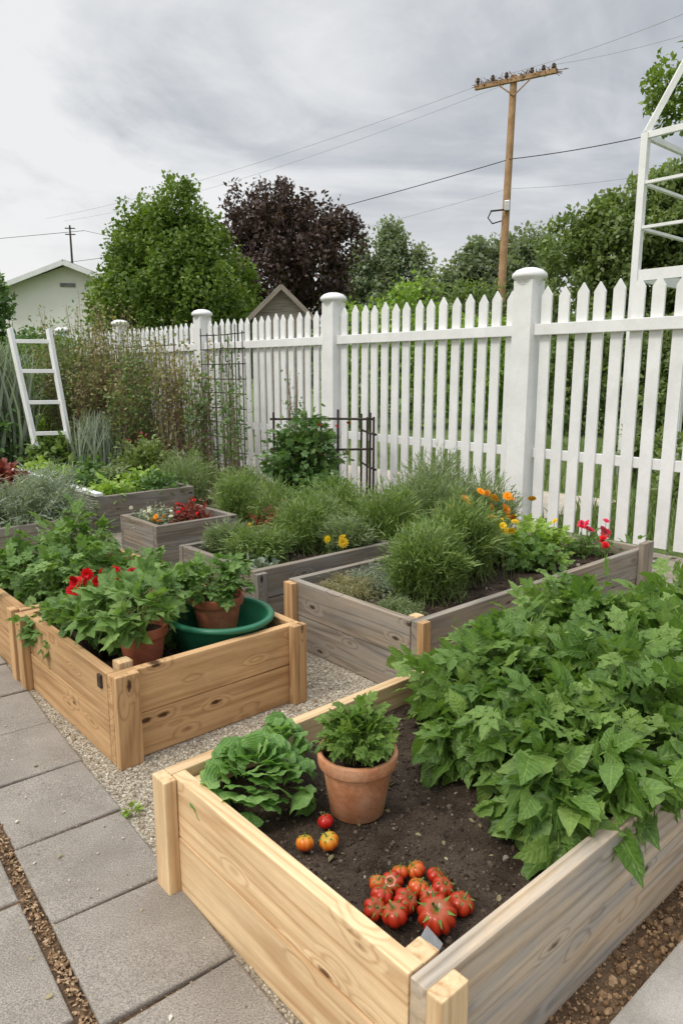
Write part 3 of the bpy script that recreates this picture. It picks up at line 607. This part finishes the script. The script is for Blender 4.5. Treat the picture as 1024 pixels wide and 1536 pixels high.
def blades(name,x,y,r,h,n,m_):
    a=rng.random(n)*6.283; rr=np.sqrt(rng.random(n))*r
    P=np.stack([x+np.cos(a)*rr,y+np.sin(a)*rr,np.zeros(n)],1); d=np.stack([np.cos(a)*rr/r*.35,np.sin(a)*rr/r*.35,np.ones(n)],1)+rng.normal(size=(n,3))*.08
    nn=-np.stack([np.cos(a),np.sin(a),np.zeros(n)],1)+rng.normal(size=(n,3))*.3
    return scatter(name,T_BLADE,P,frames(d,-nn),h*rng.uniform(.6,1.05,n),rng.random(n),m_)
blades('ornamental_grass',-4.75,9.6,.45,1.7,1000,M_GREY); blades('ornamental_grass',-3.35,10.6,.3,1.0,350,M_GREY); blades('ornamental_grass',-3.15,9.3,.3,.85,420,M_GREY)
bush('border_shrub',(2.8,10.2),.0,.6,.6,1.1,90,30,T_SM,.08,M_DEEP,lo=.4,jit=.05); bush('border_shrub',(3.3,9.3),.0,.45,.45,.6,60,30,T_OV2,.09,M_FINE,lo=.3)
bush('border_shrub',(2.2,9.6),.0,.6,.6,.7,60,30,T_SM,.08,M_LIME,lo=.3); bush('border_shrub',(1.6,9.9),.0,.6,.6,.8,60,30,T_SM,.08,M_DEEP,lo=.3)
bush('border_shrub',(3.3,11.8),.0,.7,.7,1.5,90,34,T_SM,.08,M_OAK,lo=.6,jit=.06); bush('border_shrub',(2.7,12.4),.0,.8,.8,1.7,100,34,T_SM,.08,M_DEEP,lo=.6,jit=.06)
bush('border_shrub',(2.0,11.6),.0,.8,.8,2.0,110,34,T_SM,.08,M_DEEP,lo=.6,jit=.07,tint=(.2,1))
# ------------------------------------------------------------------ trees
def tree(name,x,y,trunk_r,ells,nc,per,ls,mat,cr=.4,vert=1.0,z0=0,tr=True,tint=(.1,.9),bark=BARK):
    E=empty(name,(x,y,0)); w=np.array([e[6] if len(e)>6 else e[3]*e[4]*e[5] for e in ells]); w=w/w.sum()
    ei=rng.choice(len(ells),nc,p=w); el=np.array([e[:6] for e in ells])[ei]
    d=nrm(rng.normal(size=(nc,3))); rr=rng.uniform(.35,1.0,nc)**.6
    cc=el[:,:3]+d*el[:,3:6]*rr[:,None]
    idx=np.repeat(np.arange(nc),per); n=len(idx); cs=cr*rng.uniform(.6,1.3,nc)
    u=rng.normal(size=(n,3)); u/=np.maximum(1,np.linalg.norm(u,axis=1,keepdims=True)/1.9)
    off=u*.5*cs[idx][:,None]*np.array([1,1,vert]); P=cc[idx]+off; P[:,2]=np.maximum(P[:,2],z0+.1)
    ce=el[idx,:3]; out=nrm(P-ce)
    dr=nrm(rng.normal(size=(n,3)))+out*.4; dr[:,2]+=.1
    nn=rng.normal(size=(n,3))*.6+out*.4; nn[:,2]+=.6
    ct=rng.uniform(tint[0],tint[1],nc); ti=np.clip(ct[idx]*.6+rng.random(n)*.4,0,1)
    scatter('crown_foliage',QUAD,P,frames(dr,nn),ls*rng.uniform(.6,1.3,n),ti,mat,E)
    if tr:
        zt=max(e[2] for e in ells); k=8; ts=np.linspace(0,1,k); tp=np.stack([.12*np.sin(ts*4),.12*np.cos(ts*3)-.12,-.05+ts*(zt+.05)],1)
        tubes('trunk',tp[None],(trunk_r*(1-.75*ts)*(1+.5*np.exp(-ts*14)))[None],bark,E,10)
        sel=rng.choice(nc,min(nc,70),replace=False); L=[]
        for i in sel:
            f=rng.uniform(.25,.9); a=np.array([np.interp(f,ts,tp[:,j]) for j in range(3)]); b=cc[i]
            if b[2]<a[2]: a=np.array([0,0,max(.5,b[2]-.6)])
            m1=a*.6+b*.4+np.array([0,0,.15]); m2=a*.3+b*.7+rng.normal(size=3)*.08; L.append([a,m1,m2,b])
        tubes('limbs',L,np.tile(trunk_r*np.array([.4,.28,.16,.06]),(len(L),1)),bark,E,6)
    return E
tree('hornbeam_tree',-3.85,17,.16,[(0,0,2.7,1.85,1.8,1.6),(0,0,3.8,1.35,1.3,1.2),(-.75,0,4.6,.28,.3,.8),(.45,0,4.75,.3,.3,.8),(-.15,0,4.5,.4,.5,.7),(1.0,0,4.1,.35,.5,.8),(-1.2,0,3.8,.35,.5,.9),(1.45,0,3.4,.4,.5,.9),(-1.65,0,2.9,.35,.35,.9),(.1,-.4,4.9,.2,.2,.5)],620,100,.11,M_TREE,.24,1.9,tint=(0,1))
tree('purple_plum_tree',-1.55,22,.2,[(0,0,4.4,2.0,1.9,2.0),(-1.1,0,5.6,.9,.8,.9),(.9,0,5.6,.9,.8,.9),(-1.6,.2,6.0,.45,.4,.7),(-.3,0,6.2,.5,.5,.6),(.5,0,6.3,.4,.4,.5),(1.6,0,5.1,.6,.6,.8)],300,66,.14,M_PURP,.32,1.4)
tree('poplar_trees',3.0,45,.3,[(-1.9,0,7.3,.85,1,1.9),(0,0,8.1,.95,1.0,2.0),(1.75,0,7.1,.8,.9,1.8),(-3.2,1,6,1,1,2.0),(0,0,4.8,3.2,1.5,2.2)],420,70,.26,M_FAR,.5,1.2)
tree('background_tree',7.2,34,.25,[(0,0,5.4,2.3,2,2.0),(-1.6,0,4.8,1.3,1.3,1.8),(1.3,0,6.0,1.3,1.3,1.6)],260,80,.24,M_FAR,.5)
tree('ash_tree',8.6,20,.22,[(0,0,4.3,2.5,2.2,2.4),(-2.2,0,3.6,1.3,1.3,2.0),(1.0,0,5.5,1.9,1.7,1.4),(-.7,0,5.2,1.2,1.2,1.2),(-1.7,0,4.9,.7,.7,.9)],620,85,.15,M_OAK,.34,tint=(0,1))
tree('walnut_tree',8.3,14.2,.18,[(0,0,6.1,1.7,1.5,1.5),(-1.7,0,6.1,1.1,.9,.55),(-2.5,-.2,6.35,.75,.5,.38),(-3.05,-.2,6.55,.4,.3,.15),(-1.6,0,7.0,.8,.5,.3),(.3,0,7.2,1.3,1,.8)],230,50,.15,M_TREE,.26)
def hedge(name,x0,x1,y,zt,m_,ls=.16,n=200,per=70,ry=.8):
    ells=[]; k=max(2,int(abs(x1-x0)/1.2))
    for i in range(k):
        xx=x0+(x1-x0)*(i+.5)/k; hz=zt*random.uniform(.78,1.05)/2; ells.append((xx-x0,random.uniform(-.5,.5),hz,abs(x1-x0)/k*.8,ry,hz))
    return tree(name,x0,y,.1,ells,n,per,ls,m_,.42,1.0,0,False)
hedge('garden_hedge',-.2,5.2,19,3.4,M_LIME,.13,260,70)
hedge('garden_hedge',.8,6.5,24,4.4,M_OAK,.15,260,70)
hedge('garden_hedge',4.8,9.5,16.5,3.1,M_OAK,.15,220,70)
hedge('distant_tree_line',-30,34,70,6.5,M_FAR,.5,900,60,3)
hedge('border_shrubbery',-7.6,-4.6,13.5,2.1,M_DEEP,.10,220,80)
hedge('border_shrubbery',-5.4,-2.3,12.6,1.7,M_OAK,.09,220,80)
hedge('border_shrubbery',-11,-6.6,17,2.2,M_DEEP,.13,200,70)
tree('dark_shrub_tree',-9.5,19,.12,[(0,0,2.7,1.0,1,1.6)],100,80,.14,M_DEEP,.3)
n=24000; a=rng.uniform(5.7,13,n); b_=rng.uniform(-1.5,9,n); k=~((a<7.6)&(b_>3.9)); a=a[k]; b_=b_[k]; n=len(a)
P=np.stack([C*a-S*b_,S*a+C*b_,np.full(n,-.03)],1); d=rng.normal(size=(n,3))*.3; d[:,2]+=1; nn=rng.normal(size=(n,3))
scatter('grass',strip_t(.08,.3,3),P,frames(d,nn),rng.uniform(.08,.26,n),rng.random(n),M_OAK)
for c,h in (((7.6,3.0),.7),((8.2,1.8),.8),((8.8,4.2),.8)):
    bush('meadow_shrub',c,0,.7,.7,h,60,30,T_SM,.08,M_OAK,lo=.3)
# ------------------------------------------------------------------ utility pole & wires
E=empty('utility_pole',(6.0,28,0))
tubes('pole',[[(0,0,-.05),(0,0,4),(.07,0,8),(.14,0,11.8)]],[[.17,.155,.135,.12]],POLEW,E,14)
ang=math.atan2(-1.5,2.8)
box('crossarm',(2.9,.13,.15),POLEW,E,(.14,-.14,11.62),(0,-.02,ang),.01)
box('lower_bracket',(.5,.05,.06),DARKM,E,(-.3,-.14,7.25),(0,0,ang),.01)
box('junction_box',(.2,.16,.35),METAL,E,(.05,-.2,7.4),(0,0,ang),.02)
tubes('lower_loop',[[(-.5,-.1,7.25),(-.62,-.1,7.0),(-.45,-.1,6.8),(-.1,-.1,6.9)]],np.full((1,4),.025),DARKM,E,6)
tubes('braces',[[(.12,-.16,11.1),(.12+.3*math.cos(ang),-.16+.3*math.sin(ang),11.33),(.12+.6*math.cos(ang),-.16+.6*math.sin(ang),11.56)],[(.12,-.16,11.1),(.12-.3*math.cos(ang),-.16-.3*math.sin(ang),11.33),(.12-.6*math.cos(ang),-.16-.6*math.sin(ang),11.56)]],np.full((2,3),.025),POLEW,E,6)
for s in (-1.35,-.8,-.3,.6,1.0,1.35):
    lathe('insulator',[(0,0),(.06,0),(.04,.06),(.08,.08),(.08,.11),(.05,.13),(.07,.17),(.04,.22),(0,.23)],BARK,E,(.14+s*math.cos(ang),-.14+s*math.sin(ang),11.69),12)
n=220; s=rng.uniform(-1.5,1.5,n); P0=np.stack([.14+s*math.cos(ang),-.14+s*math.sin(ang),rng.uniform(11.62,11.72,n)],1); d=rng.normal(size=(n,3))*np.array([.17,.1,.08])
tubes('twigs',np.stack([P0,P0+d*.5,P0+d+np.array([0,0,.03])],1),np.full((n,3),.010),M_WSTEM,E,4)
def wire(pts,r,sag,E,m_=None):
    out=[]
    for a,b in zip(pts[:-1],pts[1:]):
        a=np.array(a,float); b=np.array(b,float); P=[]
        for t in np.linspace(0,1,24): p=a*(1-t)+b*t; p[2]-=sag*4*t*(1-t); P.append(p)
        out.append(P)
    tubes('wire',out,np.full((len(out),24),r),m_ or GREYW,E,5)
DARKW=noisem('wire_rubber',(.05,.05,.055),(.07,.07,.075),2,.6)
GREYW=noisem('wire_aluminium',(.36,.37,.38),(.42,.43,.44),2,.5)
E=empty('power_lines',(0,0,0))
wire([(15,14.8,11.9),(6.1,28,11.9),(-21,54,12.2)],.008,.5,E)
wire([(16.5,15.6,11.9),(7.4,27.3,11.9),(-20,54.8,12.2)],.007,.7,E)
wire([(16,17,9.3),(6.1,27.85,9.0),(-20,54,9.2)],.016,.5,E,DARKW)
wire([(16,18,8.3),(6.1,27.85,8.0),(-20,54,7.9)],.007,.6,E)
wire([(-9.0,26.5,6.3),(-30,34,6.4)],.009,.1,E,DARKW); wire([(-9.0,26.5,6.3),(-4.5,30,5.9)],.008,.05,E)
# ------------------------------------------------------------------ house, shed
E=empty('white_house',(-9.35,25.5,0),.10)
w=2.2; dpt=7.0; ez=4.2; az=5.05
V=[(-w,0,0),(w,0,0),(w,0,ez),(0,0,az-.06),(-w,0,ez),(-w,dpt,0),(w,dpt,0),(w,dpt,ez),(0,dpt,az-.06),(-w,dpt,ez)]
me=bpy.data.meshes.new('walls'); me.from_pydata(V,[],[(0,1,2,3,4),(9,8,7,6,5),(0,4,9,5),(1,6,7,2)]); me.update(); obj_from('walls',me,PLASTER,E)
sl=math.atan2(az-ez,w); ln=math.hypot(w,az-ez)+.35
for s in (-1,1):
    box('roof_slope',(ln,dpt+.8,.09),ROOF,E,(s*math.cos(sl)*ln/2,dpt/2,az-math.sin(sl)*ln/2+.04),(0,s*sl,0),.01)
    box('barge_board',(ln,.06,.16),PAINT,E,(s*math.cos(sl)*ln/2,-.44,az-math.sin(sl)*ln/2-.02),(0,s*sl,0),.01)
box('window_frame',(.9,.06,1.1),PAINT,E,(.2,-.02,2.0),(0,0,0),.01); box('window_pane',(.76,.05,.96),GLASS,E,(.2,-.045,2.0),(0,0,0),.005); box('window_bar',(.05,.03,.96),PAINT,E,(.2,-.08,2.0),(0,0,0),.005)
box('vent',(.5,.04,.12),ROOF,E,(0,-.02,4.35),(0,0,0),.005)
box('extension_wall',(2.4,3,2.6),PLASTER,E,(3.45,2,1.3),(0,0,0),.01); box('extension_roof',(2.6,3.2,.1),ROOF,E,(3.45,2,2.66),(0,0,0),.01)
tubes('antenna_mast',[[(.05,.6,4.9),(.05,.6,5.7),(.05,.6,6.4)]],[[.04,.035,.03]],DARKM,E,8)
tubes('antenna_arms',[[(-.12,.6,z),(.05,.6,z+.0),(.22,.6,z)] for z in (6.3,6.1)],np.full((2,3),.02),DARKM,E,5)
E=empty('garden_shed',(-1.15,14.2,0),.1)
w=.55;V=[(-w,0,0),(w,0,0),(w,0,2.45),(0,0,2.98),(-w,0,2.45),(-w,1.4,0),(w,1.4,0),(w,1.4,2.45),(0,1.4,2.98),(-w,1.4,2.45)]
me=bpy.data.meshes.new('walls'); me.from_pydata(V,[],[(0,1,2,3,4),(9,8,7,6,5),(0,4,9,5),(1,6,7,2)]); me.update(); obj_from('walls',me,W_GREY,E)
sl=math.atan2(.53,.55)
for s in (-1,1): box('roof_slope',(.9,1.7,.05),ROOF,E,(s*math.cos(sl)*.45,.7,3.03-math.sin(sl)*.45),(0,s*sl,0),.005)
for s in (-1,1): box('barge_board',(.9,.03,.08),W_GREY,E,(s*math.cos(sl)*.45,-.17,3.0-math.sin(sl)*.45),(0,s*sl,0),.004)
# ------------------------------------------------------------------ ladder
E=empty('white_ladder',(-3.75,9.1,0))
a0=np.array([-.03,-.1,0]);a1=np.array([-.43,.2,1.95]);b0=np.array([.33,.05,0]);b1=np.array([.02,.3,1.95])
def beam(name,a,b,w,d,mat,E):
    a=Vector(a);b=Vector(b); dv=b-a; o=box(name,(w,d,dv.length),mat,E,(a+b)/2,(0,0,0),.004); o.rotation_euler=dv.to_track_quat('Z','X').to_euler(); return o
beam('left_rail',a0,a1,.075,.05,PAINT,E); beam('right_rail',b0,b1,.075,.05,PAINT,E)
for t in (.13,.33,.53,.73,.92): beam('rung',a0*(1-t)+a1*t,b0*(1-t)+b1*t,.05,.035,PAINT,E)
# ------------------------------------------------------------------ white tower frame
E=empty('white_metal_frame_tower',g(8.64,4.45),TH)
Wt=1.5; Dt=-1.55; zt=4.15
cs=[(0,0),(Wt,0),(Wt,Dt),(0,Dt)]; ap=(Wt/2,Dt/2,6.3)
for i,(x,y) in enumerate(cs):
    beam('leg',(x,y,-.03),(x,y,zt),.085,.085,PAINT,E); x2,y2=cs[(i+1)%4]
    for z,w in ((zt-.03,.07),(3.6,.035),(3.1,.035),(2.55,.13)): beam('bar',(x,y,z),(x2,y2,z),w,.05,PAINT,E)
    beam('rafter',(x,y,zt),ap,.07,.07,PAINT,E)
    q=lambda p,f:(p[0]*(1-f)+ap[0]*f,p[1]*(1-f)+ap[1]*f,zt*(1-f)+ap[2]*f)
    if i in (0,3): beam('ring',q((x,y),.35),q((x2,y2),.35),.05,.04,PAINT,E)
# ------------------------------------------------------------------ world, sun, camera
w=bpy.data.worlds.new('World'); scene.world=w; w.use_nodes=True; nt=w.node_tree; nt.nodes.clear()
out=nt.nodes.new('ShaderNodeOutputWorld'); bg1=nt.nodes.new('ShaderNodeBackground'); bg2=nt.nodes.new('ShaderNodeBackground'); mx=nt.nodes.new('ShaderNodeMixShader')
sky=nt.nodes.new('ShaderNodeTexSky'); sky.sky_type='NISHITA'; sky.sun_disc=False; sky.sun_elevation=math.radians(52); sky.sun_rotation=math.radians(233)
nt.links.new(sky.outputs[0],bg1.inputs[0]); bg1.inputs[1].default_value=.1
tc=nt.nodes.new('ShaderNodeTexCoord').outputs['Generated']; sp=nt.nodes.new('ShaderNodeSeparateXYZ'); nt.links.new(tc,sp.inputs[0])
den=math_n(nt,'ADD',math_n(nt,'MAXIMUM',sp.outputs[2],0.0),.22)
cv=nt.nodes.new('ShaderNodeCombineXYZ'); nt.links.new(math_n(nt,'DIVIDE',sp.outputs[0],den),cv.inputs[0]); nt.links.new(math_n(nt,'MULTIPLY',math_n(nt,'DIVIDE',sp.outputs[1],den),1.15),cv.inputs[1])
n1=noise_n(nt,cv.outputs[0],1.0,8,.56,.9)
n2=noise_n(nt,cv.outputs[0],3.0,6,.6,.6)
fx=math_n(nt,'ADD',math_n(nt,'MULTIPLY',sp.outputs[0],1.25),.44)
fx=math_n(nt,'ADD',fx,math_n(nt,'MULTIPLY',math_n(nt,'SUBTRACT',n1,.5),2.9))
fx=math_n(nt,'ADD',fx,math_n(nt,'MULTIPLY',math_n(nt,'SUBTRACT',n2,.5),.8))
base=ramp(nt,fx,[(0,(.88,.89,.90)),(.35,(.74,.755,.775)),(.65,(.57,.595,.635)),(1,(.43,.46,.515))])
hz=ramp(nt,sp.outputs[2],[(.0,1.0),(.25,.0)])
base=mixc(nt,hz,base,(.96,.945,.92,1))
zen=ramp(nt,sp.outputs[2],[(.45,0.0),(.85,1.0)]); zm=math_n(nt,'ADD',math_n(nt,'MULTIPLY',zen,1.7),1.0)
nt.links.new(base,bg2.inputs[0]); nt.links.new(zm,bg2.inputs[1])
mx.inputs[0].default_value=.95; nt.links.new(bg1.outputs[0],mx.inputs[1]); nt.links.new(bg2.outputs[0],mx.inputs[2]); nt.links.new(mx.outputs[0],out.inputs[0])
L=bpy.data.lights.new('sun','SUN'); L.energy=1.5; L.angle=math.radians(12); L.color=(1,.93,.82); so=link(bpy.data.objects.new('sun',L))
dv=Vector((-.50,-.38,.80)); so.rotation_euler=dv.to_track_quat('Z','Y').to_euler()
cam=bpy.data.cameras.new('camera'); co=link(bpy.data.objects.new('camera',cam)); co.location=(0,0,1.4); co.rotation_euler=(math.radians(79),0,0)
cam.sensor_fit='VERTICAL'; cam.sensor_height=36; cam.sensor_width=24; cam.lens=36*1073/1536; cam.clip_start=.05; cam.clip_end=4000
scene.camera=co
scene.view_settings.view_transform='Standard'; scene.view_settings.look='None'; scene.view_settings.exposure=0
